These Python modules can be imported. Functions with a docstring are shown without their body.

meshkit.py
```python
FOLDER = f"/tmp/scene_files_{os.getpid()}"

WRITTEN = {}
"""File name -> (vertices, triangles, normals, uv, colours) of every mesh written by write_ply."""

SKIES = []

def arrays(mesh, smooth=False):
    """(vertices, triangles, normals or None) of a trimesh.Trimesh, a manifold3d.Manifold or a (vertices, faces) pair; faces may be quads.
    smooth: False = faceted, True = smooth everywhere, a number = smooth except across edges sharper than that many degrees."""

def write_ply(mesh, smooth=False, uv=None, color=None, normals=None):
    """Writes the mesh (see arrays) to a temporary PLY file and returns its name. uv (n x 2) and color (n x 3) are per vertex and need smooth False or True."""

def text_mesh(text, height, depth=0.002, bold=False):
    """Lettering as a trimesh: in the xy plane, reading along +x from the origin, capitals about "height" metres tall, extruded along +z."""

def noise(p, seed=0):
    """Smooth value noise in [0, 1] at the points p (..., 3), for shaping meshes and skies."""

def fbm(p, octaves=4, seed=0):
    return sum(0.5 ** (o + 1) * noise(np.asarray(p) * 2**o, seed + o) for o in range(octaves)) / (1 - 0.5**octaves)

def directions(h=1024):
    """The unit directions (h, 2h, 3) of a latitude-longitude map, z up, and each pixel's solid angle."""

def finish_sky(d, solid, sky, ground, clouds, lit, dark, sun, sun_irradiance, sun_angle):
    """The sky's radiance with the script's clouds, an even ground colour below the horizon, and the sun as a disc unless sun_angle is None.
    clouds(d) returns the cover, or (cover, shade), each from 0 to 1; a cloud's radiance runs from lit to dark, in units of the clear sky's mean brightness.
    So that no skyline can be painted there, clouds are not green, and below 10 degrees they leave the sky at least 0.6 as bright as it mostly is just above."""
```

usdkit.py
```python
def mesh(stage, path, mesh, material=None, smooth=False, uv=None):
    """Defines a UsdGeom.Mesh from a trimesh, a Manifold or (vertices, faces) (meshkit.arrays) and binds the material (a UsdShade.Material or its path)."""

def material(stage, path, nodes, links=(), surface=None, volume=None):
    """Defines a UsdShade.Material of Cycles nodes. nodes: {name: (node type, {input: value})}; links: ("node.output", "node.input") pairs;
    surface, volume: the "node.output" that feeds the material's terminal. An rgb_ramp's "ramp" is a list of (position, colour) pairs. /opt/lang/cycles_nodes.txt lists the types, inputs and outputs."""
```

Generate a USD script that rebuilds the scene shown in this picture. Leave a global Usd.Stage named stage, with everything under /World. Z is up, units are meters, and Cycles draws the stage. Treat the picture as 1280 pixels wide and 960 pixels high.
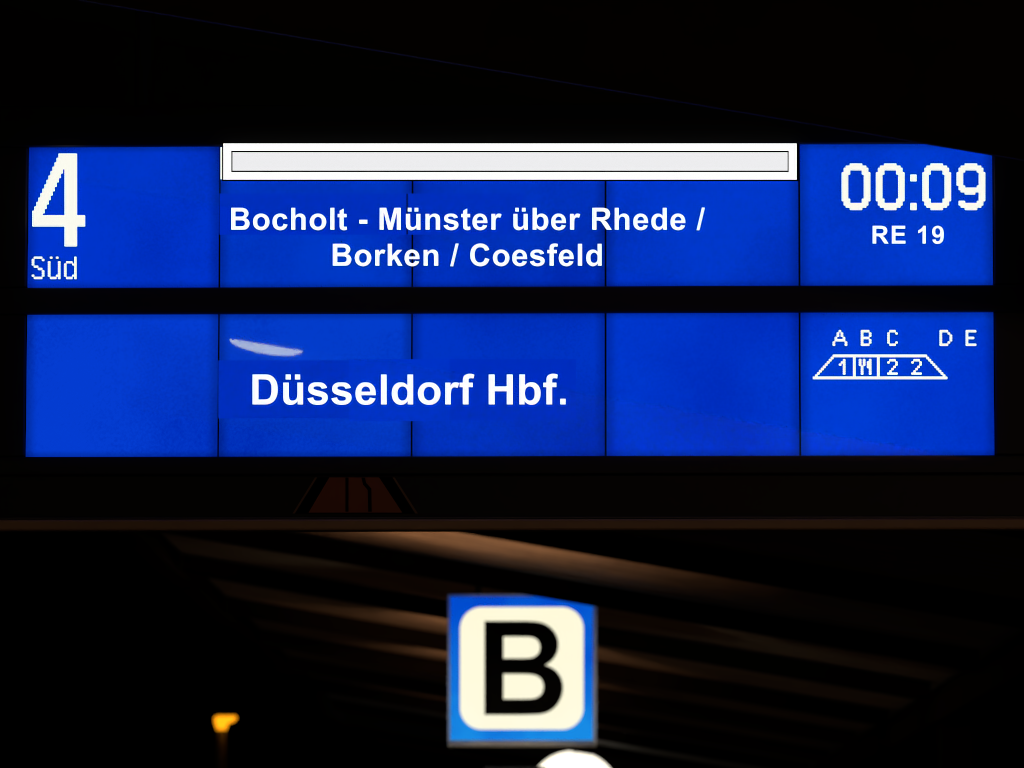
import math, re
import numpy as np
import trimesh
import usdkit
from pxr import Usd, UsdGeom, UsdLux, UsdShade, Gf, Sdf
from shapely.geometry import Polygon, box as sbox
from shapely.ops import unary_union

stage = Usd.Stage.CreateInMemory()
UsdGeom.SetStageUpAxis(stage, UsdGeom.Tokens.z)
UsdGeom.SetStageMetersPerUnit(stage, 1.0)
UsdGeom.Xform.Define(stage, '/World')
UsdGeom.Scope.Define(stage, '/World/Looks')

# ------------------------------------------------------------------ camera
EYE = np.array([0.0, 0.0, 1.6])
F = 6655.0                                  # focal length in photograph pixels (a long zoom)
PITCH = math.atan(676 / F)
ROLL = -0.001417
cp, sp, cr, sr = math.cos(PITCH), math.sin(PITCH), math.cos(ROLL), math.sin(ROLL)
FWD, UP0, RIGHT0 = np.array([0, cp, sp]), np.array([0, -sp, cp]), np.array([1.0, 0, 0])
RIGHT, UP = cr * RIGHT0 - sr * UP0, sr * RIGHT0 + cr * UP0
cam = UsdGeom.Camera.Define(stage, '/World/camera')
M = Gf.Matrix4d(*RIGHT, 0, *UP, 0, *(-FWD), 0, *EYE, 1)
cam.AddTransformOp().Set(M)
cam.CreateHorizontalApertureAttr(36.0)
cam.CreateVerticalApertureAttr(27.0)
cam.CreateFocalLengthAttr(36.0 * F / 1280)
cam.CreateFStopAttr(9.0)
cam.CreateFocusDistanceAttr(12.73)
cam.CreateExposureAttr(0.0)
cam.CreateClippingRangeAttr(Gf.Vec2f(0.1, 5000))

# ------------------------------------------------------------------ night sky and a trace of moonlight
SUN_EL, SUN_AZ = 0.35, -2.2
skym = usdkit.material(stage, '/World/Looks/night_sky', {
    's': ('sky_texture', {'sky_type': 'single_scattering', 'sun_disc': False, 'sun_elevation': SUN_EL, 'sun_rotation': SUN_AZ}),
    'b': ('background_shader', {'strength': 0.0000025})}, [('s.color', 'b.color')], surface='b.background')
dome = UsdLux.DomeLight.Define(stage, '/World/sky')
UsdShade.MaterialBindingAPI.Apply(dome.GetPrim()).Bind(skym)
dome.GetPrim().SetCustomDataByKey('kind', 'structure')
moon = UsdLux.DistantLight.Define(stage, '/World/moonlight')
moon.CreateIntensityAttr(0.0004)
moon.CreateAngleAttr(0.5)
moon.CreateColorAttr(Gf.Vec3f(1.0, 0.95, 0.88))
moon.GetPrim().CreateAttribute('inputs:normalize', Sdf.ValueTypeNames.Bool).Set(True)
sd = np.array([math.sin(SUN_AZ) * math.cos(SUN_EL), math.cos(SUN_AZ) * math.cos(SUN_EL), math.sin(SUN_EL)])
rot = Gf.Rotation(Gf.Vec3d(0, 0, 1), Gf.Vec3d(*sd))
moon.AddTransformOp().Set(Gf.Matrix4d(rot, Gf.Vec3d(0, 0, 0)))


# ------------------------------------------------------------------ helpers
USED = {}


def path_of(name, parent):
    base = parent or '/World'
    k = USED.get((base, name), 0)
    USED[(base, name)] = k + 1
    return f'{base}/{name}' + (f'_{k:03d}' if k else '')


def tag(prim, label=None, cat=None, group=None, kind=None):
    for k, v in (('label', label), ('category', cat), ('group', group), ('kind', kind)):
        if v:
            prim.SetCustomDataByKey(k, v)


def obj(name, m, mat, parent=None, smooth=False, **kw):
    p = path_of(name, parent)
    g = usdkit.mesh(stage, p, m, mat, smooth=smooth)
    tag(g.GetPrim(), **kw)
    return p


def thing(name, label, cat, loc=(0, 0, 0), rotz=0.0, group=None):
    p = path_of(name, None)
    x = UsdGeom.Xform.Define(stage, p)
    x.AddTranslateOp().Set(Gf.Vec3d(*map(float, loc)))
    if rotz:
        x.AddRotateZOp().Set(math.degrees(rotz))
    tag(x.GetPrim(), label, cat, group)
    return p


def cbox(lo, hi, c=0.0):
    """A box from lo to hi with chamfered edges."""
    lo, hi = np.array(lo, float), np.array(hi, float)
    if c <= 0:
        b = trimesh.creation.box(hi - lo)
        b.apply_translation((lo + hi) / 2)
        return b
    pts = []
    for sx in (0, 1):
        for sy in (0, 1):
            for sz in (0, 1):
                s = np.array([sx, sy, sz])
                p = np.where(s, hi, lo)
                inw = np.where(s, -c, c)
                for k in range(3):
                    q = p + inw
                    q[k] = p[k]
                    pts.append(q)
    return trimesh.convex.convex_hull(np.array(pts))


def cat(*ms):
    return trimesh.util.concatenate(list(ms))


def tube(a, b, r, n=16):
    return trimesh.creation.cylinder(radius=r, segment=[a, b], sections=n)


def emis(name, color, strength=1.0):
    return usdkit.material(stage, '/World/Looks/' + name, {'e': ('emission', {'color': color, 'strength': strength})}, surface='e.emission')


def paint(name, color, rough=0.5, metal=0.0, var=0.25, scale=6.0, bump=0.0, spec=0.5):
    c = np.array(color)
    nodes = {'g': ('geometry', {}), 'n': ('noise_texture', {'scale': scale, 'detail': 6.0, 'roughness': 0.6}),
             'r': ('rgb_ramp', {'ramp': [(0.3, tuple(c * (1 - var))), (0.7, tuple(np.minimum(1, c * (1 + var))))]}),
             'p': ('principled_bsdf', {'roughness': rough, 'metallic': metal, 'specular_ior_level': spec})}
    links = [('g.position', 'n.vector'), ('n.fac', 'r.fac'), ('r.color', 'p.base_color')]
    if bump:
        nodes['b'] = ('bump', {'strength': bump, 'distance': 0.002})
        links += [('n.fac', 'b.height'), ('b.normal', 'p.normal')]
    return usdkit.material(stage, '/World/Looks/' + name, nodes, links, surface='p.BSDF')


def sheet(poly, y, tomap, thick=0.0006):
    """A thin plate in a plane y = const, its outline given in photograph-sized units and mapped by tomap to (x, z)."""
    out = []
    for g in getattr(poly, 'geoms', [poly]):
        if g.is_empty or g.area < 1e-9:
            continue
        v, f = trimesh.creation.triangulate_polygon(g, engine='earcut')
        xz = np.array([tomap(a, b) for a, b in v])
        tri = xz[f]
        area = (tri[:, 1, 0] - tri[:, 0, 0]) * (tri[:, 2, 1] - tri[:, 0, 1]) - (tri[:, 1, 1] - tri[:, 0, 1]) * (tri[:, 2, 0] - tri[:, 0, 0])
        f = np.where((area > 0)[:, None], f, f[:, ::-1])
        out.append(trimesh.Trimesh(np.column_stack([xz[:, 0], np.full(len(xz), y), xz[:, 1]]), f, process=False))
    return cat(*out)


# ------------------------------------------------------------------ outline lettering (bold grotesque), 2048 units per em
GLYPH = {
    'B': (1479, "M150 1466h586q174 0 259.5 -14.5t153 -60.5t112.5 -122.5t45 -171.5q0 -103 -55.5 -189t-150.5 -129q134 -39 206 -133t72 -221q0 -100 -46.5 -194.5t-127 -151t-198.5 -69.5q-74 -8 -357 -10h-499v1466zM446 1222v-339h194q173 0 215 5q76 9 119.5 52.5t43.5 114.5q0 68 -37.5 110.5t-111.5 51.5q-44 5 -253 5h-170zM446 639v-392h274q160 0 203 9q66 12 107.5 58.5t41.5 124.5q0 66 -32 112t-92.5 67t-262.5 21h-239z"),
    'C': (1479, "M1087 539l287 -91q-66 -240 -219.5 -356.5t-389.5 -116.5q-292 0 -480 199.5t-188 545.5q0 366 189 568.5t497 202.5q269 0 437 -159q100 -94 150 -270l-293 -70q-26 114 -108.5 180t-200.5 66q-163 0 -264.5 -117t-101.5 -379q0 -278 100 -396t260 -118q118 0 203 75t122 236z"),
    'D': (1479, "M148 1466h541q183 0 279 -28q129 -38 221 -135t140 -237.5t48 -346.5q0 -181 -45 -312q-55 -160 -157 -259q-77 -75 -208 -117q-98 -31 -262 -31h-557v1466zM444 1218v-971h221q124 0 179 14q72 18 119.5 61t77.5 141.5t30 268.5t-30 261t-84 141t-137 68q-62 14 -243 14h-133z"),
    'E': (1366, "M149 0v1466h1087v-248h-791v-325h736v-247h-736v-399h819v-247z"),
    'H': (1479, "M150 0v1466h296v-577h580v577h296v-1466h-296v641h-580v-641z"),
    'M': (1706, "M145 0v1466h443l266 -1000l263 1000h444v-1466h-275v1154l-291 -1154h-285l-290 1154v-1154z"),
    'R': (1479, "M150 0v1466h623q235 0 341.5 -39.5t170.5 -140.5t64 -231q0 -165 -97 -272.5t-290 -135.5q96 -56 158.5 -123t168.5 -238l179 -286h-354l-214 319q-114 171 -156 215.5t-89 61t-149 16.5h-60v-612zM446 846h219q213 0 266 18t83 62t30 110q0 74 -39.5 119.5t-111.5 57.5q-36 5 -216 5h-231z"),
    'b': (1251, "M134 0v1466h281v-528q130 148 308 148q194 0 321 -140.5t127 -403.5q0 -272 -129.5 -419t-314.5 -147q-91 0 -179.5 45.5t-152.5 134.5v-156zM413 554q0 -165 52 -244q73 -112 194 -112q93 0 158.5 79.5t65.5 250.5q0 182 -66 262.5t-169 80.5q-101 0 -168 -78.5t-67 -238.5z"),
    'c': (1139, "M1073 748l-277 -50q-14 83 -63.5 125t-128.5 42q-105 0 -167.5 -72.5t-62.5 -242.5q0 -189 63.5 -267t170.5 -78q80 0 131 45.5t72 156.5l276 -47q-43 -190 -165 -287t-327 -97q-233 0 -371.5 147t-138.5 407q0 263 139 409.5t376 146.5q194 0 308.5 -83.5t164.5 -254.5z"),
    'd': (1251, "M1121 0h-261v156q-65 -91 -153.5 -135.5t-178.5 -44.5q-183 0 -313.5 147.5t-130.5 411.5q0 270 127 410.5t321 140.5q178 0 308 -148v528h281v-1466zM371 554q0 -170 47 -246q68 -110 190 -110q97 0 165 82.5t68 246.5q0 183 -66 263.5t-169 80.5q-100 0 -167.5 -79.5t-67.5 -237.5z"),
    'e': (1139, "M762 338l280 -47q-54 -154 -170.5 -234.5t-291.5 -80.5q-277 0 -410 181q-105 145 -105 366q0 264 138 413.5t349 149.5q237 0 374 -156.5t131 -479.5h-704q3 -125 68 -194.5t162 -69.5q66 0 111 36t68 116zM778 622q-3 122 -63 185.5t-146 63.5q-92 0 -152 -67t-59 -182h420z"),
    'f': (682, "M24 1062h156v80q0 134 28.5 200t105 107.5t193.5 41.5q120 0 235 -36l-38 -196q-67 16 -129 16q-61 0 -87.5 -28.5t-26.5 -109.5v-75h210v-221h-210v-841h-281v841h-156v221z"),
    'h': (1251, "M416 1466v-539q136 159 325 159q97 0 175 -36t117.5 -92t54 -124t14.5 -211v-623h-281v561q0 167 -16 212t-56.5 71.5t-101.5 26.5q-70 0 -125 -34t-80.5 -102.5t-25.5 -202.5v-532h-281v1466h281z"),
    'k': (1139, "M137 0v1466h281v-778l329 374h346l-363 -388l389 -674h-303l-267 477l-131 -137v-340h-281z"),
    'l': (569, "M147 0v1466h281v-1466h-281z"),
    'n': (1251, "M1114 0h-281v542q0 172 -18 222.5t-58.5 78.5t-97.5 28q-73 0 -131 -40t-79.5 -106t-21.5 -244v-481h-281v1062h261v-156q139 180 350 180q93 0 170 -33.5t116.5 -85.5t55 -118t15.5 -189v-660z"),
    'o': (1251, "M82 546q0 140 69 271t195.5 200t282.5 69q241 0 395 -156.5t154 -395.5q0 -241 -155.5 -399.5t-391.5 -158.5q-146 0 -278.5 66t-201.5 193.5t-69 310.5zM370 531q0 -158 75 -242t185 -84t184.5 84t74.5 244q0 156 -74.5 240t-184.5 84t-185 -84t-75 -242z"),
    'r': (797, "M416 0h-281v1062h261v-151q67 107 120.5 141t121.5 34q96 0 185 -53l-87 -245q-71 46 -132 46q-59 0 -100 -32.5t-64.5 -117.5t-23.5 -356v-328z"),
    's': (1139, "M48 303l282 43q18 -82 73 -124.5t154 -42.5q109 0 164 40q37 28 37 75q0 32 -20 53q-21 20 -94 37q-340 75 -431 137q-126 86 -126 239q0 138 109 232t338 94q218 0 324 -71t146 -210l-265 -49q-17 62 -64.5 95t-135.5 33q-111 0 -159 -31q-32 -22 -32 -57q0 -30 28 -51q38 -28 262.5 -79t313.5 -125q88 -75 88 -209q0 -146 -122 -251t-361 -105q-217 0 -343.5 88t-165.5 239z"),
    't': (682, "M634 1062v-224h-192v-428q0 -130 5.5 -151.5t25 -35.5t47.5 -14q39 0 113 27l24 -218q-98 -42 -222 -42q-76 0 -137 25.5t-89.5 66t-39.5 109.5q-9 49 -9 198v463h-129v224h129v211l282 164v-375h192z"),
    'u': (1251, "M846 0v159q-58 -85 -152.5 -134t-199.5 -49q-107 0 -192 47t-123 132t-38 235v672h281v-488q0 -224 15.5 -274.5t56.5 -80t104 -29.5q72 0 129 39.5t78 98t21 286.5v448h281v-1062h-261z"),
    '-': (682, "M116 391v281h552v-281z"),
    '/': (569, "M-3 -25l361 1516h208l-365 -1516z"),
    '.': (569, "M147 0v281h281v-281z"),
    ' ': (569, ""),
    '1': (1139, "M806 0h-281v1059q-154 -144 -363 -213v255q110 36 239 136.5t177 234.5h228v-1472z"),
    '9': (1139, "M92 339l272 30q10 -83 52 -123t111 -40q87 0 148 80t78 332q-106 -123 -265 -123q-173 0 -298.5 133.5t-125.5 347.5q0 223 132.5 359.5t337.5 136.5q223 0 366 -172.5t143 -567.5q0 -402 -149 -580t-388 -178q-172 0 -278 91.5t-136 273.5zM723 984q0 136 -62.5 211t-144.5 75q-78 0 -129.5 -61.5t-51.5 -201.5q0 -142 56 -208.5t140 -66.5q81 0 136.5 64t55.5 187z"),
}
GLYPH['\u00fc'] = (1251, GLYPH['u'][1] + "M264 1206v260h255v-260zM713 1206v260h255v-260z")


def outline(d):
    rings, pts, x, y, last = [], [], 0.0, 0.0, None
    for c, args in re.findall(r'([MmLlHhVvQqTtZz])([^MmLlHhVvQqTtZz]*)', d):
        a = [float(t) for t in re.findall(r'-?\d+\.?\d*', args)]
        ctrl = None
        if c == 'M':
            x, y = a
            pts = [(x, y)]
        elif c == 'h':
            x += a[0]
            pts.append((x, y))
        elif c == 'v':
            y += a[0]
            pts.append((x, y))
        elif c == 'l':
            x, y = x + a[0], y + a[1]
            pts.append((x, y))
        elif c in 'qt':
            if c == 'q':
                cx_, cy_, ex, ey = x + a[0], y + a[1], x + a[2], y + a[3]
            else:
                cx_, cy_ = (2 * x - last[0], 2 * y - last[1]) if last else (x, y)
                ex, ey = x + a[0], y + a[1]
            for t in np.linspace(0, 1, 8)[1:]:
                pts.append(((1 - t) ** 2 * x + 2 * t * (1 - t) * cx_ + t * t * ex, (1 - t) ** 2 * y + 2 * t * (1 - t) * cy_ + t * t * ey))
            x, y, ctrl = ex, ey, (cx_, cy_)
        elif c in 'zZ':
            rings.append(pts)
        last = ctrl
    shape = Polygon()
    for r in rings:
        shape = shape.symmetric_difference(Polygon(r).buffer(0))
    return shape


def line_of_text(text, x_left, x_right, base, cap):
    """Lettering whose ink runs from x_left to x_right, on baseline 'base' with capitals 'cap' high (y downwards)."""
    s = cap / 1466
    shapes, pen = [], 0.0
    for ch in text:
        adv, d = GLYPH[ch]
        shapes.append((outline(d) if d else None, pen))
        pen += adv
    first, lastg = shapes[0], shapes[-1]
    x0 = first[0].bounds[0]
    ink = (lastg[1] + lastg[0].bounds[2] - x0) * s
    extra = (x_right - x_left - ink) / (len(text) - 1)
    from shapely import affinity
    out = []
    for i, (g, p) in enumerate(shapes):
        if g is not None:
            out.append(affinity.affine_transform(g, [s, 0, 0, -s, x_left + (p - x0) * s + extra * i, base]))
    return out


def dots(cells, x0, y0, px, py, rx, ry):
    """A dot-matrix mark: cells are (col, row); x0, y0 the middle of dot (0, 0); lit dots swell over their neighbours."""
    out = []
    for c, r in cells:
        x, y = x0 + c * px, y0 + r * py
        kx, ky = rx * 0.42, ry * 0.42
        out.append(Polygon([(x - rx, y - ry + ky), (x - rx + kx, y - ry), (x + rx - kx, y - ry), (x + rx, y - ry + ky),
                            (x + rx, y + ry - ky), (x + rx - kx, y + ry), (x - rx + kx, y + ry), (x - rx, y + ry - ky)]))
    return unary_union(out)


# ------------------------------------------------------------------ materials
def lcd(name, a, b, hw, hh):
    """A backlit LCD module: uneven blue backlight that falls off a little along the module's rim."""
    n = {'o': ('texture_coordinate', {}), 'g': ('geometry', {}),
         'n': ('noise_texture', {'scale': 3.1, 'detail': 2.0}), 'f': ('noise_texture', {'scale': 160.0, 'detail': 2.0}),
         'mx': ('math', {'math_type': 'multiply_add', 'value2': 0.5}),
         'r': ('rgb_ramp', {'ramp': [(0.54, a), (0.88, b)]}),
         's': ('separate_xyz', {}), 'ax': ('math', {'math_type': 'absolute'}), 'az': ('math', {'math_type': 'absolute'}),
         'ex': ('map_range', {'range_type': 'smoothstep', 'from_min': hw - 0.03, 'from_max': hw, 'to_min': 1.0, 'to_max': 0.62, 'clamp': True}),
         'ez': ('map_range', {'range_type': 'smoothstep', 'from_min': hh - 0.018, 'from_max': hh, 'to_min': 1.0, 'to_max': 0.66, 'clamp': True}),
         'm': ('math', {'math_type': 'multiply'}), 'e': ('emission', {})}
    return usdkit.material(stage, '/World/Looks/' + name, n, [
        ('g.position', 'n.vector'), ('g.position', 'f.vector'), ('f.fac', 'mx.value1'), ('n.fac', 'mx.value3'), ('mx.value', 'r.fac'),
        ('o.object', 's.vector'), ('s.x', 'ax.value1'), ('s.z', 'az.value1'), ('ax.value', 'ex.value'), ('az.value', 'ez.value'),
        ('ex.result', 'm.value1'), ('ez.result', 'm.value2'), ('r.color', 'e.color'), ('m.value', 'e.strength')], surface='e.emission')


def lin(*rgb):
    return tuple(((c / 255 + 0.055) / 1.055) ** 2.4 if c > 10 else c / 255 / 12.92 for c in rgb)


DOT_WHITE = emis('lit_dots', lin(250, 250, 238), 1.06)
TEXT_WHITE = emis('white_lettering', lin(252, 252, 255), 1.06)
BAR_WHITE = emis('white_bar', lin(254, 254, 254), 1.06)
BAR_GREY = emis('pale_grey_bar', lin(236, 236, 238), 1.06)
PATCH = emis('blue_patch', lin(0, 46, 198))
PATCH_B = emis('blue_patch_lighter', lin(0, 51, 206))
INK = paint('black_line', (0.004, 0.004, 0.004), 0.9, spec=0.0)
BLACK = paint('black_housing_paint', (0.005, 0.005, 0.0055), 0.55, bump=0.1, scale=40, spec=0.25)
SEAM = paint('dark_module_gap', (0.004, 0.004, 0.005), 0.8, spec=0.1)
ALU = paint('bronze_anodised_rail', (0.38, 0.25, 0.155), 0.6, 0.0, var=0.12, scale=3.0, bump=0.05)
STEEL = paint('beige_steel_paint', (0.33, 0.28, 0.23), 0.55, var=0.3, scale=2.2, bump=0.1)
SHEETM = paint('roof_sheet_metal', (0.45, 0.40, 0.35), 0.6, 0.0, var=0.25, scale=1.5, spec=0.2)
SHADE_DARK = paint('shade_darkened_steel', (0.014, 0.011, 0.009), 0.8, var=0.3, scale=2.2, spec=0.0)  # near-black so these faces look unlit: shade put into the colour
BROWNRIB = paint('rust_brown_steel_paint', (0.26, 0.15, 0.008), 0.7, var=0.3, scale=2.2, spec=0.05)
DARKSTEEL = paint('dark_steel_paint', (0.045, 0.045, 0.05), 0.5, var=0.2)
POSTGREY = paint('grey_post_paint', (0.42, 0.40, 0.37), 0.6, var=0.15)
ASPHALT = paint('platform_asphalt', (0.06, 0.06, 0.058), 0.85, var=0.3, scale=30)
BALLAST = paint('ground_gravel', (0.09, 0.08, 0.07), 0.95, var=0.45, scale=14)
CONCRETE = paint('edge_concrete', (0.32, 0.31, 0.29), 0.8, var=0.2, scale=8)
ORANGE_FLAT = paint('dark_orange_flat', (0.26, 0.05, 0.012), 0.5, var=0.1)
TRAPEZOID_RIM = paint('trapezoid_rim', (0.16, 0.08, 0.035), 0.5, var=0.1)
GLASS = usdkit.material(stage, '/World/Looks/front_glass', {
    't': ('transparent_bsdf', {'color': (0.99, 0.99, 0.99)}), 'g': ('glossy_bsdf', {'color': (1, 1, 1), 'roughness': 0.012}),
    'f': ('fresnel', {'IOR': 1.5}), 'm': ('mix_closure', {})},
    [('f.fac', 'm.fac'), ('t.BSDF', 'm.closure1'), ('g.BSDF', 'm.closure2')], surface='m.closure')
WARM_NEAR = emis('added_warm_tube_light', (1.0, 0.60, 0.34), 240.0)
COOL = emis('bulkhead_light_glass', (1.0, 1.12, 0.32), 9.0)
GLOBE = emis('globe_light_glass', (1.0, 0.93, 0.76), 1.7)
SODIUM = emis('sodium_light', (1.0, 0.34, 0.006), 1.8)

# ------------------------------------------------------------------ the setting
obj('ground', cbox((-400, -60, -1.4), (400, 900, -0.9)), BALLAST, kind='structure')
obj('platform', cat(cbox((-2.75, -25, -0.9), (9, 110, 0.0))), ASPHALT, kind='structure')
obj('platform_edge', cbox((-3.1, -25, -0.88), (-2.75, 110, 0.012), 0.01), CONCRETE, kind='structure')

# ------------------------------------------------------------------ the platform canopy: a butterfly roof on steel ribs
DRIFT = 0.0105                              # the platform runs a little to the right of straight ahead
XL, XV, XR = -2.45, 2.41, 7.2               # left edge, valley, right edge (at y = 0)
SLOPE, Z0 = 0.17, 1.76 + 1.6
STEP = 17.6                                 # the roof over the display is higher and its ribs are deep; beyond, they are shallow


def rib_depth(y):
    return 0.60 if y < STEP else 0.12



def rib_z(x):                               # underside of the ribs, x measured across the roof
    return Z0 - SLOPE * x if x <= XV else Z0 - SLOPE * XV + SLOPE * (x - XV)


can = thing('platform_canopy', 'butterfly station roof over the platform, its far steel ribs darkened as shade', 'canopy')


def beam(y, xa, xb, w=0.07, t=0.012, web=0.010):
    """An I section that follows the roof's slope from xa to xb."""
    parts, RIB = [], rib_depth(y)
    w = 0.02 if y < STEP else w
    for (ya, yb, za, zb) in ((-w / 2, w / 2, 0, t), (-w / 2, w / 2, RIB - t, RIB), (-web / 2, web / 2, t, RIB - t)):
        v = []
        for x in (xa, xb):
            zz = rib_z(x)
            X = x + DRIFT * y
            v += [(X, y + ya, zz + za), (X, y + yb, zz + za), (X, y + yb, zz + zb), (X, y + ya, zz + zb)]
        f = [(0, 1, 2, 3), (7, 6, 5, 4), (0, 4, 5, 1), (1, 5, 6, 2), (2, 6, 7, 3), (3, 7, 4, 0)]
        b = trimesh.Trimesh(np.array(v), np.array([q for a in f for q in ((a[0], a[1], a[2]), (a[0], a[2], a[3]))]))
        b.fix_normals()
        parts.append(b)
    return cat(*parts)


RIBS = [3.1, 7.2, 11.065, 15.3, 20.2, 25.1, 29.1, 33.0, 37.3, 41.5, 45.8, 49.6, 54.2, 58.0, 62.0, 67.0]
for xa, xb in ((XL + 0.06, XV - 0.16), (XV + 0.16, XR - 0.06)):
    for y in RIBS:
        obj('rib', beam(y, xa, xb), BROWNRIB if y < STEP else SHADE_DARK, can)


def roof_sheet(xa, xb, y0, y1):
    ys, prof, RIB = [], [], rib_depth(y0)
    y = y0
    while y < y1:
        for dy, dz in ((0, 0), (0.06, 0), (0.10, 0.015), (0.20, 0.015), (0.24, 0.0)):
            ys.append(y + dy)
            prof.append(dz)
        y += 0.2401
    o = np.argsort(ys, kind='stable')
    ys, prof = np.array(ys)[o], np.array(prof)[o]
    n = len(ys)
    v = []
    for x in (xa, xb):
        for k in range(n):
            for up in (0.0, 0.012):
                v.append((x + DRIFT * ys[k], ys[k], rib_z(x) + RIB + 0.004 + prof[k] + up))
    v, f = np.array(v), []
    idx = lambda s, k, u: s * n * 2 + k * 2 + u
    for k in range(n - 1):
        f += [(idx(0, k, 0), idx(0, k + 1, 0), idx(1, k + 1, 0), idx(1, k, 0)), (idx(0, k, 1), idx(1, k, 1), idx(1, k + 1, 1), idx(0, k + 1, 1))]
    for s in (0, 1):
        f += [(idx(s, k, 0), idx(s, k, 1), idx(s, k + 1, 1), idx(s, k + 1, 0)) for k in range(n - 1)]
    return (v, np.array(f))


for y0, y1 in ((-1.0, STEP - 0.2), (STEP + 0.05, 70.0)):
    obj('roof_sheet', roof_sheet(XL, XV, y0, y1), SHEETM, can)
    obj('roof_sheet', roof_sheet(XV, XR, y0, y1), SHEETM, can)


def along(xa, xb, za, zb, y0=-1.0, y1=70.0):
    v = []
    for y in (y0, y1):
        d = DRIFT * y
        v += [(xa + d, y, za), (xb + d, y, za), (xb + d, y, zb), (xa + d, y, zb)]
    return trimesh.convex.convex_hull(np.array(v))


zl, zv, zr = rib_z(XL), rib_z(XV), rib_z(XR)
for y0, y1 in ((-1.0, STEP - 0.01), (STEP + 0.01, 70.0)):
    rd = rib_depth(y0)
    obj('edge_fascia', along(XL - 0.06, XL + 0.05, zl - 0.02, zl + rd + 0.08, y0, y1), SHADE_DARK, can)
    obj('edge_fascia', along(XR - 0.05, XR + 0.06, zr - 0.02, zr + rd + 0.08, y0, y1), SHADE_DARK, can)
    obj('valley_beam', along(XV - 0.15, XV + 0.15, zv - 0.10, zv + rd - 0.02, y0, y1), SHADE_DARK, can)
yc = 33.0
col = obj('column', cat(cbox((XV + DRIFT * yc - 0.11, yc - 0.11, 0.0), (XV + DRIFT * yc + 0.11, yc + 0.11, zv - 0.105), 0.015)), SHADE_DARK, can)
obj('base_plate', cbox((XV + DRIFT * yc - 0.2, yc - 0.2, 0.002), (XV + DRIFT * yc + 0.2, yc + 0.2, 0.03), 0.005), DARKSTEEL, col)


# ------------------------------------------------------------------ added tube lamp, out of view, put in to light the display rail
def added_batten(x, y, mat, label, L=1.2, drop=0.05, group=None):
    z = rib_z(x) + rib_depth(y) - drop
    t = thing('added_tube_lamp', label, 'lamp', (x + DRIFT * y, y, z), 0, group)
    sl = -SLOPE if x < XV else SLOPE

    def inc(m):
        m.vertices[:, 2] += sl * m.vertices[:, 0]
        return m
    obj('housing', inc(cbox((-L / 2, -0.05, 0.0), (L / 2, 0.05, 0.05), 0.006)), POSTGREY, t)
    obj('tube', inc(tube((-L / 2 + 0.04, 0, -0.022), (L / 2 - 0.04, 0, -0.022), 0.014, 10)), mat, t)
    for s in (-1, 1):
        obj('end_cap', inc(cbox((s * (L / 2 - 0.022) - 0.018, -0.022, -0.042), (s * (L / 2 - 0.022) + 0.018, 0.022, -0.002), 0.004)), POSTGREY, t)
    return t




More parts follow.
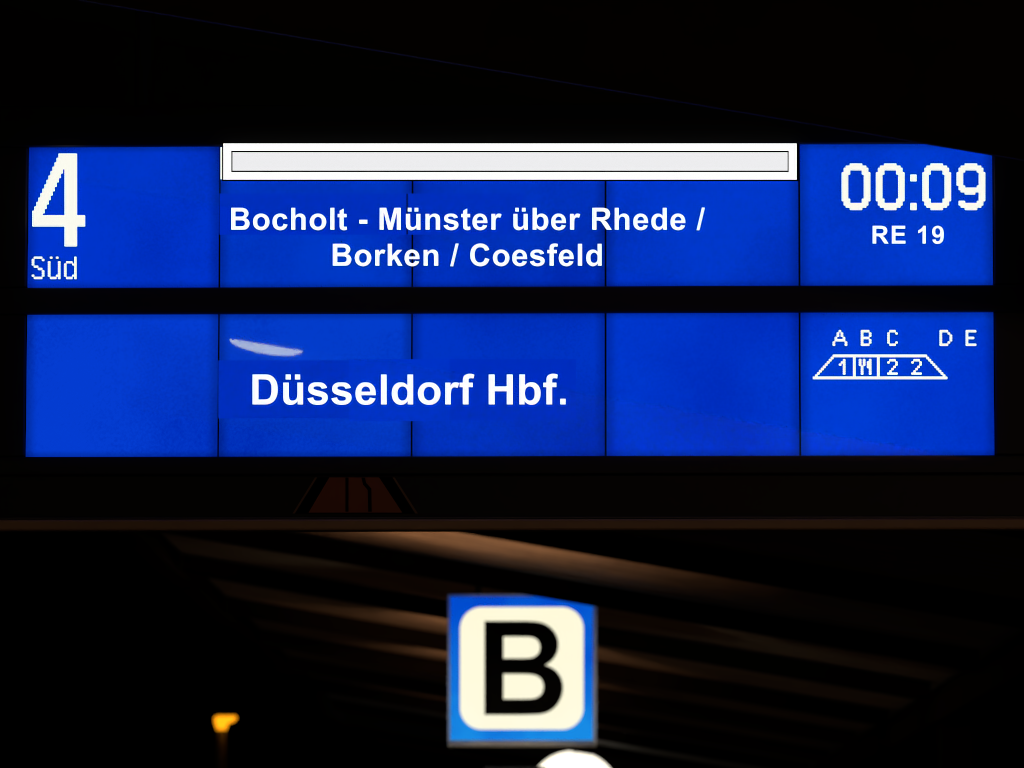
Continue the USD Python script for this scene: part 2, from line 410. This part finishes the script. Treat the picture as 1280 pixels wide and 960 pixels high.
def added_pendant(x, y, z, r, L, color, label):
    """An added small globe on a stem, hidden behind the letter sign to light the roof."""
    k = USED.get(('/World', 'added_pendant'), 0)
    top = rib_z(x - DRIFT * y) + rib_depth(y) - z
    t = thing('added_pendant', label, 'lamp', (x, y, z))
    obj('globe', trimesh.creation.icosphere(3, r), emis('added_pendant_glass_' + 'abcdef'[k], color, L), t, smooth=True)
    obj('stem', tube((0, 0, r * 0.8), (0, 0, top), 0.012, 10), DARKSTEEL, t)
    for sx in (-1, 1):
        obj('added_side_fin', cbox((sx * 0.12 - 0.004, -0.10, -0.07), (sx * 0.12 + 0.004, 0.26, 0.10), 0.002), SHADE_DARK, t)  # added fins that cut the lamp light off sideways
    obj('shade_bracket', cbox((-0.116, -0.012, r + 0.012), (0.116, 0.012, r + 0.02), 0.001), SHADE_DARK, t)
    obj('cap', tube((0, 0, r * 0.85), (0, 0, r * 0.85 + 0.03), 0.035, 16), DARKSTEEL, t)


WARMC = (1.0, 0.47, 0.21)
added_pendant(-0.17, 34.4, 3.41, 0.05, 720, WARMC, 'added small lamp hidden behind the letter sign to light the brightest roof stripe')
added_pendant(-0.18, 39.2, 3.43, 0.05, 460, WARMC, 'added small lamp hidden behind the letter sign to light the second roof stripe')
added_pendant(-0.16, 47.2, 3.44, 0.05, 200, WARMC, 'added small lamp hidden behind the letter sign to light the third roof stripe')

# an added lamp on a post, out of view, brightening the frame of the letter sign
fl = thing('added_floodlight', 'added hooded lamp out of view, aimed up to brighten the letter sign frame', 'lamp', (0.02, 29.2, 0.0))
obj('post', tube((0, 0, 0.0), (0, 0, 2.12), 0.03, 20), DARKSTEEL, fl)
fb = cbox((-0.16, -0.10, -0.07), (0.16, 0.0, 0.07), 0.008)
fh = cat(cbox((-0.17, -0.10, 0.071), (0.17, 0.38, 0.081), 0.002), cbox((-0.172, 0.0, -0.08), (-0.162, 0.38, 0.071), 0.002), cbox((0.162, 0.0, -0.08), (0.172, 0.38, 0.071), 0.002))
fg = cbox((-0.145, 0.001, -0.055), (0.145, 0.006, 0.055))
TILT = trimesh.transformations.rotation_matrix(math.radians(32), (1, 0, 0))
for nm, m_, mt in (('body', fb, DARKSTEEL), ('hood', fh, DARKSTEEL), ('lamp_glass', fg, emis('added_floodlight_glass', (1.0, 0.78, 0.5), 55.0))):
    m_.apply_transform(TILT)
    m_.apply_translation((0, 0, 2.20))
    obj(nm, m_, mt, fl)


# an added lamp in an open cup, out of view, making the first roof stripe
up = thing('added_uplighter', 'added post lamp out of view, throwing warm light on the roof below the display rail', 'lamp', (-0.5, 27.2, 0.0))
obj('base_plate', cbox((-0.13, -0.13, 0.001), (0.13, 0.13, 0.025), 0.004), DARKSTEEL, up)
obj('post', tube((0, 0, 0.02), (0, 0, 2.15), 0.035, 20), DARKSTEEL, up)
obj('cup', trimesh.creation.revolve(np.array([(0, 2.15), (0.115, 2.15), (0.155, 2.42), (0.148, 2.42), (0.108, 2.157), (0, 2.157)]), sections=32), SHADE_DARK, up)
gb = trimesh.creation.icosphere(3, 0.09)
gb.apply_translation((0, 0, 2.26))
obj('bulb', gb, emis('added_uplighter_bulb', WARMC, 120.0), up, smooth=True)
bt = added_batten(1.9, 5.0, WARM_NEAR, 'added tube lamp out of view, lighting the rail of the train display', drop=0.52)
for s in (-1, 1):
    obj('hanger', tube((s * 0.4, 0, 0.05 - SLOPE * s * 0.4), (s * 0.4, 0, 0.51 - SLOPE * s * 0.4), 0.008, 8), DARKSTEEL, bt)

# small oval bulkhead light under a rib before the display: what glints in its glass
bl = thing('bulkhead_lamp', 'small white bulkhead lamp glinting in the lower screen glass', 'lamp', (-1.243, 7.2, 3.575))
sh = lambda m: (m.vertices.__setitem__((slice(None), 2), m.vertices[:, 2] - 0.165 * m.vertices[:, 0]), m)[1]
obj('base', sh(cbox((-0.16, -0.05, 0.0), (0.16, 0.05, 0.022), 0.006)), DARKSTEEL, bl)
bowl = trimesh.creation.icosphere(3, 1.0)
bowl.vertices[:, 2] = np.minimum(bowl.vertices[:, 2], 0.0)
bowl.vertices *= (0.125, 0.016, 0.031)
obj('glass_bowl', sh(bowl), COOL, bl, smooth=40)

# ------------------------------------------------------------------ the train display
YAW, CX, DY = -0.0365251, -0.0082, 12.65
P0, NRM, UDIR = np.array([CX, DY, 0.0]), np.array([math.sin(YAW), -math.cos(YAW), 0]), np.array([math.cos(YAW), math.sin(YAW), 0])


def on_display(px, py):
    """(across, height) on the display's face for a place measured in the photograph."""
    a, b = px - 640, 480 - py
    d = (cr * a + sr * b) / F * RIGHT0 + (-sr * a + cr * b) / F * UP0 + FWD
    p = EYE + d * (((P0 - EYE) @ NRM) / (d @ NRM))
    return float((p - P0) @ UDIR), float(p[2])


W, GAP = 0.463257, 0.0044
ROWS = ((3.45984, 3.11968), (3.05416, 2.71266))
dis = thing('train_display', 'wide black hanging train display with ten blue screen panels', 'train display', P0, YAW)
HB, HT, HX = 2.522, 3.56, 1.62              # housing bottom, top, half width
obj('housing', cbox((-HX, 0.012, 2.562), (HX, 0.42, HT), 0.004), BLACK, dis)
# bezel: strips between and around the screens, proud of them
zt, zm1, zm0, zb = ROWS[0][0], ROWS[0][1], ROWS[1][0], ROWS[1][1]
hx = 2.5 * W + 0.001
for lo, hi in (((-HX, zt + 0.001), (HX, HT)), ((-HX, zm0 + 0.001), (HX, zm1 - 0.001)), ((-HX, 2.668), (HX, zb - 0.001))):
    obj('bezel_strip', cbox((lo[0], -0.009, lo[1]), (hi[0], 0.010, hi[1]), 0.003), BLACK, dis)
for z1, z0 in ROWS:
    for s in (-1, 1):
        a, b = sorted((s * hx, s * HX))
        obj('bezel_strip', cbox((a, -0.008, z0), (b, 0.010, z1), 0.003), BLACK, dis)
obj('backing_plate', cbox((-hx, 0.0085, zb - 0.02), (hx, 0.0112, zt + 0.02)), SEAM, dis)
obj('lower_fascia', cbox((-HX, -0.004, 2.566), (HX, 0.010, 2.6655), 0.002), BLACK, dis)
rail = obj('bottom_rail', cbox((-HX - 0.01, -0.035, 2.5335), (HX + 0.01, 0.03, 2.559), 0.004), ALU, dis)
obj('rail_lip', cbox((-HX - 0.008, -0.027, 2.5605), (HX + 0.008, 0.012, 2.565), 0.001), DARKSTEEL, rail)
for s in (-1, 1):
    obj('hanger', tube((s * 0.9, 0.2, HT - 0.01), (s * 0.9, 0.2, HT + (0.47 if s < 0 else 0.20)), 0.025), DARKSTEEL, dis)

SHADES = {
    (0, 0): ((0, 40, 182), (0, 54, 212)), (0, 1): ((0, 44, 186), (0, 58, 206)), (0, 2): ((0, 40, 178), (0, 52, 202)), (0, 3): ((0, 44, 188), (0, 56, 212)), (0, 4): ((0, 48, 198), (0, 60, 218)),
    (1, 0): ((0, 46, 190), (4, 62, 214)), (1, 1): ((0, 44, 184), (3, 62, 208)), (1, 2): ((0, 40, 180), (0, 54, 206)), (1, 3): ((0, 46, 198), (0, 58, 216)), (1, 4): ((0, 50, 204), (0, 62, 220))}
for r, (z1, z0) in enumerate(ROWS):
    for k in range(5):
        a, b = SHADES[(r, k)]
        hw, hh = (W - GAP) / 2, (z1 - z0) / 2
        mat = lcd(f'blue_screen_{"upper" if r == 0 else "lower"}_{"abcde"[k]}', lin(*a), lin(*b), hw, hh)
        p = path_of('screen_panel', dis)
        g = usdkit.mesh(stage, p, cbox((-hw, 0, -hh), (hw, 0.008, hh)), mat)
        g.AddTranslateOp().Set(Gf.Vec3d((k - 2) * W, 0.0, (z1 + z0) / 2))


def R(x0, y0, x1, y1):
    return sbox(x0, y0, x1, y1)


def show(name, poly, y, mat, parent=None, **kw):
    return obj(name, sheet(poly, y, on_display), mat, parent or dis, **kw)


def text(name, letters, y, mat, **kw):
    p = path_of(name, dis)
    tag(UsdGeom.Xform.Define(stage, p).GetPrim(), **kw)
    for g in letters:
        show('letter', g, y, mat, p)
    return p


# pasted-over blue patches and lettering, all laid flat on the screens
show('pasted_patch', R(274.5, 242, 655, 293.5), -0.0015, PATCH)
show('patch_seam', R(508.0, 242.3, 509.8, 293.2), -0.0022, SEAM)
show('pasted_patch', R(273, 450.5, 436, 523), -0.0015, PATCH)
show('pasted_patch', R(436, 449, 562, 526.5), -0.0015, PATCH_B)
show('pasted_patch', R(562, 449, 720, 525.5), -0.0017, PATCH)
text('route_text', line_of_text('Bocholt - M\u00fcnster \u00fcber Rhede /', 289.0, 881.3, 287.6, 27.6), -0.004, TEXT_WHITE, label='white bold route lettering, first line')
text('route_text', line_of_text('Borken / Coesfeld', 416.2, 752.3, 332.6, 27.6), -0.004, TEXT_WHITE, label='white bold route lettering, second line')
text('destination_text', line_of_text('D\u00fcsseldorf Hbf.', 315.7, 707.4, 505.8, 37.8), -0.004, TEXT_WHITE, label='large white bold destination lettering')
text('train_number_text', line_of_text('RE 19', 1090.7, 1179.9, 304.9, 22.4), -0.004, TEXT_WHITE, label='white bold train number')

bar = show('pasted_bar', R(278.0, 179.0, 997.6, 227.0), -0.0095, INK, label='black outline of a long empty white bar pasted over the screens')  # empty bar pasted over the screens, not display content
show('bar_field', R(279.5, 180.0, 996.0, 225.5), -0.0105, BAR_WHITE, bar)
show('bar_line', R(289.6, 189.4, 985.8, 215.8), -0.0112, INK, bar)
show('bar_field', R(291.2, 191.0, 984.4, 214.2), -0.0119, BAR_GREY, bar)
show('bar_edge', R(275.6, 184.0, 277.8, 224.3), -0.0030, DOT_WHITE, bar)

DX, DYP = 2.52, 2.755
full = lambda a, b: range(a, b + 1)
zero = set()
for r in range(21):
    m = min(r, 20 - r)
    a, b = {0: (4, 9), 1: (2, 11), 2: (1, 12), 3: (1, 12)}.get(m, (0, 13))
    hole = () if m < 3 else (full(4, 9) if m in (3, 4) else full(3, 10))
    zero |= {(c, r) for c in full(a, b) if c not in hole}
nine = set()
for r in range(21):
    if r <= 12:
        a, b = {0: (4, 9), 1: (2, 11), 2: (1, 12), 3: (1, 12), 10: (1, 13), 11: (1, 13), 12: (2, 13)}.get(r, (0, 13))
        hole = full(4, 9) if r in (3, 10) else (full(3, 10) if 4 <= r <= 9 else ())
        nine |= {(c, r) for c in full(a, b) if c not in hole}
    elif r == 13:
        nine |= {(c, r) for c in (*full(4, 8), *full(11, 13))}
    elif r <= 16:
        nine |= {(c, r) for c in full(11, 13)}
    elif r == 17:
        nine |= {(c, r) for c in (*full(1, 3), *full(10, 12))}
    else:
        a, b = {18: (1, 12), 19: (2, 11), 20: (4, 9)}[r]
        nine |= {(c, r) for c in full(a, b)}
colon_a = {(c, r) for c in range(3) for r in (5, 6, 7)}
colon_b = {(c, r) for c in range(3) for r in (18, 19, 20)}
OX, OY = 1052.3 + DX / 2, 204.7 + DYP / 2
RX, RY = DX * 0.68, DYP * 0.66
for g, at, nm in ((zero, 0, 'clock_digit'), (zero, 17, 'clock_digit'), (colon_a, 34, 'colon_dot'), (colon_b, 34, 'colon_dot'), (zero, 40, 'clock_digit'), (nine, 57, 'clock_digit')):
    show(nm, dots(g, OX + at * DX, OY, DX, DYP, RX, RY), -0.004, DOT_WHITE)
four = set()
for r in range(42):
    if r < 28:
        four |= {(c, r) for c in full(max(0, 13 - r // 2), 21)}
    elif r <= 32:
        four |= {(c, r) for c in full(0, 25)}
    else:
        four |= {(c, r) for c in full(16, 21)}
for r in range(7, 28):
    four -= {(c, r) for c in full(15 - (r - 7) // 2, 15)}
show('track_number', dots(four, 40.8 + DX / 2, 192.3 + DYP / 2, DX, DYP, RX, RY), -0.004, DOT_WHITE, label='big white dotted track number 4')
S = {(c, 0) for c in full(1, 4)} | {(5, 1), (0, 1), (0, 2), (0, 3), (1, 4), (2, 4), (3, 5), (4, 5), (5, 6), (5, 7), (5, 8), (0, 8)} | {(c, 9) for c in full(1, 4)}
U = {(1, 0), (4, 0)} | {(0, r) for r in full(2, 8)} | {(5, r) for r in full(2, 9)} | {(1, 9), (2, 9), (3, 9), (4, 8)}
Dd = {(5, r) for r in full(0, 9)} | {(c, 2) for c in full(1, 3)} | {(0, r) for r in full(3, 8)} | {(c, 9) for c in full(1, 3)} | {(4, 3), (4, 8)}
sx, sy = 41.6, 322.4
text('platform_side_text', [dots(g, sx + o * DX, sy, DX, DYP * 1.02, 1.75, 1.5) for g, o in ((S, 0), (U, 8), (Dd, 16))], -0.004, DOT_WHITE, label='small thin dotted word under the track number')

TH = (1.72, 1.6)
ROW7 = range(7)
cA = {(3, 0), (2, 1), (4, 1), (2, 2), (4, 2), (1, 3), (5, 3), (0, 5), (6, 5), (0, 6), (6, 6)} | {(c, 4) for c in full(1, 5)}
cB = {(0, r) for r in ROW7} | {(c, r) for r in (0, 3, 6) for c in full(0, 3)} | {(4, r) for r in (1, 2, 4, 5)}
cC = {(c, r) for r in (0, 6) for c in full(1, 3)} | {(0, r) for r in full(1, 5)} | {(4, 1), (4, 5)}
cD = {(0, r) for r in ROW7} | {(c, r) for r in (0, 6) for c in full(0, 3)} | {(4, 1), (4, 5), (5, 2), (5, 3), (5, 4)}
cE = {(0, r) for r in ROW7} | {(c, r) for r in (0, 6) for c in full(0, 4)} | {(c, 3) for c in full(0, 3)}
for g, x in ((cA, 1042.3), (cB, 1077.6), (cC, 1110.6), (cD, 1175.9), (cE, 1208.6)):
    show('section_letter', dots(g, x, 414.2, DX, 2.83, *TH), -0.004, DOT_WHITE)
trap = [R(1016.0, 470.7, 1183.0, 474.3), R(1041.8, 443.2, 1157.2, 446.8), R(1066.1, 445, 1069.7, 472), R(1096.1, 445, 1099.7, 472)]
trap.append(dots({(k, k) for k in range(11)}, 1157.0, 445.0, 2.55, 2.75, 1.9, 1.8))
trap.append(dots({(-k, k) for k in range(11)}, 1042.6, 445.0, 2.45, 2.75, 1.9, 1.8))
show('coach_outline', unary_union(trap), -0.004, DOT_WHITE, label='dotted outline of a train split into coaches')
one7 = {(0, r) for r in ROW7} | {(-1, 1), (-2, 2)}
two7 = {(c, 0) for c in full(1, 3)} | {(0, 1), (4, 1), (4, 2), (3, 3), (2, 4), (1, 5)} | {(c, 6) for c in full(0, 4)}
meal = {(0, 0), (0, 1), (0, 2), (2, 0), (2, 1), (2, 2), (1, 3), (1, 4), (1, 5), (1, 6), (4, 1), (4, 2), (4, 3)} | {(5, r) for r in ROW7}
for g, x in ((one7, 1055.2), (two7, 1110.5), (two7, 1140.6)):
    show('class_number', dots(g, x, 450.5, DX, 2.78, *TH), -0.004, DOT_WHITE)
show('restaurant_symbol', dots(meal, 1075.1, 450.5, DX, 2.78, 1.7, 1.75), -0.004, DOT_WHITE, label='dotted fork and knife symbol')
show('front_glass', sbox(-200, -40, 1500, 575.5), -0.020, GLASS)

# a flat dark orange trapezoid with black rim and marks, under the screens
stk = show('orange_trapezoid', Polygon([(366, 642), (394, 597.0), (493.5, 597.0), (522.5, 642)]), -0.0052, TRAPEZOID_RIM, label='flat dark orange trapezoid with black rim')
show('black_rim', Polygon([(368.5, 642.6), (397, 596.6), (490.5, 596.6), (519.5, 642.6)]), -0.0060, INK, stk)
show('orange_field', Polygon([(386, 641.0), (412, 597.0), (474, 597.0), (503, 641.0)]), -0.0068, ORANGE_FLAT, stk)
show('black_marks', unary_union([R(432, 597.5, 436, 640), Polygon([(452, 597.5), (456.5, 597.5), (458, 604), (464.5, 611), (465, 640), (460.5, 640), (460, 613), (454, 606)])]), -0.0076, INK, stk)


# ------------------------------------------------------------------ lit section sign B farther along the platform
SD = 30.2


def at(px, py, y):
    a, b = px - 640, 480 - py
    d = (cr * a + sr * b) / F * RIGHT0 + (-sr * a + cr * b) / F * UP0 + FWD
    return EYE + d * (y / d[1])


pc = at(652.5, 837.5, SD)
sgn = thing('section_sign', 'blue and white lit box sign with black letter B', 'sign', pc)


def on_sign(px, py):
    q = at(px, py, SD)
    return float(q[0] - pc[0]), float(q[2] - pc[2])


def ring(y_out, y_in, out, inn, mat, name):
    """A frame whose front slopes in from the outer to the inner outline."""
    o = [on_sign(*p) for p in ((out[0], out[1]), (out[2], out[1]), (out[2], out[3]), (out[0], out[3]))]
    i = [on_sign(*p) for p in ((inn[0], inn[1]), (inn[2], inn[1]), (inn[2], inn[3]), (inn[0], inn[3]))]
    v = [(x, y_out, z) for x, z in o] + [(x, y_in, z) for x, z in i] + [(x, 0.24, z) for x, z in o]
    f = []
    for k in range(4):
        j = (k + 1) % 4
        f += [(k, j, 4 + j), (k, 4 + j, 4 + k), (k, 8 + k, 8 + j), (k, 8 + j, j)]
    f += [(8, 10, 9), (8, 11, 10)]
    m = trimesh.Trimesh(np.array(v), np.array(f))
    m.fix_normals()
    return obj(name, m, mat, sgn)


FRAME = paint('pale_sign_frame', (0.62, 0.58, 0.50), 0.5, var=0.05)
ring(-0.035, 0.0, (559.8, 743.4, 745.8, 932.2), (562.8, 746.0, 741.2, 925.4), FRAME, 'frame')


def sign_light(name, lo, hi, z0, z1):
    n = {'o': ('texture_coordinate', {}), 's': ('separate_xyz', {}), 'n': ('noise_texture', {'scale': 4.0, 'detail': 2.0}),
         'k': ('map_range', {'from_min': z0, 'from_max': z1, 'to_min': 0.0, 'to_max': 1.0}),
         'a': ('math', {'math_type': 'multiply_add', 'value2': 1.1}), 'b': ('math', {'math_type': 'subtract', 'value2': 0.55}),
         'r': ('rgb_ramp', {'ramp': [(0.0, lo), (0.25, tuple(0.6 * a + 0.4 * b for a, b in zip(lo, hi))), (1.0, hi)]}), 'e': ('emission', {'strength': 1.0})}
    return usdkit.material(stage, '/World/Looks/' + name, n, [('o.object', 's.vector'), ('o.object', 'n.vector'), ('s.z', 'k.value'), ('n.fac', 'a.value1'), ('k.result', 'a.value3'), ('a.value', 'b.value1'), ('b.value', 'r.fac'), ('r.color', 'e.color')], surface='e.emission')


BLUE = sign_light('sign_blue_light', lin(24, 138, 228), lin(0, 72, 205), -0.40, 0.41)
CREAM = sign_light('sign_cream_light', lin(255, 252, 226), lin(255, 250, 218), -0.4, 0.4)
blu = obj('blue_panel', sheet(sbox(562.9, 746.1, 741.1, 925.3), 0.004, on_sign), BLUE, sgn)
obj('white_panel', sheet(sbox(575 + 27, 758.8 + 27, 729.4 - 27, 912 - 27).buffer(27, quad_segs=10), 0.0, on_sign), CREAM, sgn)
obj('letter', sheet(line_of_text('B.', 605.6, 900, 893.6, 117.2)[0], -0.005, on_sign), INK, sgn)
for s in (-1, 1):
    obj('hanger', tube((s * 0.25, 0.12, 0.42), (s * 0.25, 0.12, 0.98), 0.018), DARKSTEEL, sgn)

# ------------------------------------------------------------------ big globe lamp under the roof, only its top in view
gc = at(717, 996, 55.3)
gl = thing('globe_lamp', 'glaring white globe lamp under the letter sign', 'lamp', gc)
gr = 58 / F * 55.3
gm = trimesh.creation.icosphere(4, gr)
gm.vertices[:, 2] *= 0.98
obj('globe', gm, GLOBE, gl, smooth=True)
for ang in (0.1, 1.2, 2.2):
    th = np.linspace(0.0, 0.42, 8)
    pts = [((gr + 0.012) * math.sin(t) * math.cos(ang - 1.6), (gr + 0.012) * math.sin(t) * math.sin(ang - 1.6), (gr + 0.012) * math.cos(t)) for t in th]
    obj('guard_wire', cat(*[tube(pts[i], pts[i + 1], 0.012, 8) for i in range(len(pts) - 1)]), DARKSTEEL, gl)
obj('stem', tube((0, 0, gr * 0.9), (0, 0, gr + 0.42), 0.03), DARKSTEEL, gl)

# ------------------------------------------------------------------ orange street lamp out in the night
lp = at(277, 905, 120.0)
sl = thing('street_lamp', 'glowing orange street lamp alone in the black night', 'street lamp', (lp[0], lp[1], 0.0))
hz = lp[2]
seg = []
zs = np.linspace(-0.9, hz + 0.12, 14)
rs = np.interp(zs, [-0.9, hz], [0.12, 0.09])
ring_n = 20
v, f = [], []
for z, r in zip(zs, rs):
    v += [(r * math.cos(2 * math.pi * k / ring_n), r * math.sin(2 * math.pi * k / ring_n), z) for k in range(ring_n)]
for i in range(len(zs) - 1):
    for k in range(ring_n):
        a, b = i * ring_n + k, i * ring_n + (k + 1) % ring_n
        f.append((a, b, b + ring_n, a + ring_n))
obj('post', (np.array(v), np.array(f)), paint('pale_lamp_post_paint', (0.7, 0.66, 0.6), 0.6, var=0.1), sl, smooth=True)
head = trimesh.creation.icosphere(3, 1.0)
head.vertices *= (0.25, 0.18, 0.12)
head.vertices[:, 2] += 0.10 * head.vertices[:, 0]
hd = head.copy()
hd.vertices[:, 2] = np.minimum(hd.vertices[:, 2], 0.05)
hd.apply_translation((0.09, -0.10, hz + 0.12))
obj('lit_bowl', hd, SODIUM, sl, smooth=40)
obj('added_glow_collar', trimesh.creation.revolve(np.array([(0.10, hz - 0.13), (0.165, hz + 0.07), (0.10, hz + 0.09)]), sections=28), SODIUM, sl, smooth=40)  # added glowing cone that brightens the top of the post
hood = head.copy()
hood.vertices[:, 2] = np.maximum(hood.vertices[:, 2], 0.055)
hood.vertices *= (1.03, 1.03, 1.0)
hood.apply_translation((0.09, -0.10, hz + 0.125))
obj('hood', hood, DARKSTEEL, sl, smooth=40)
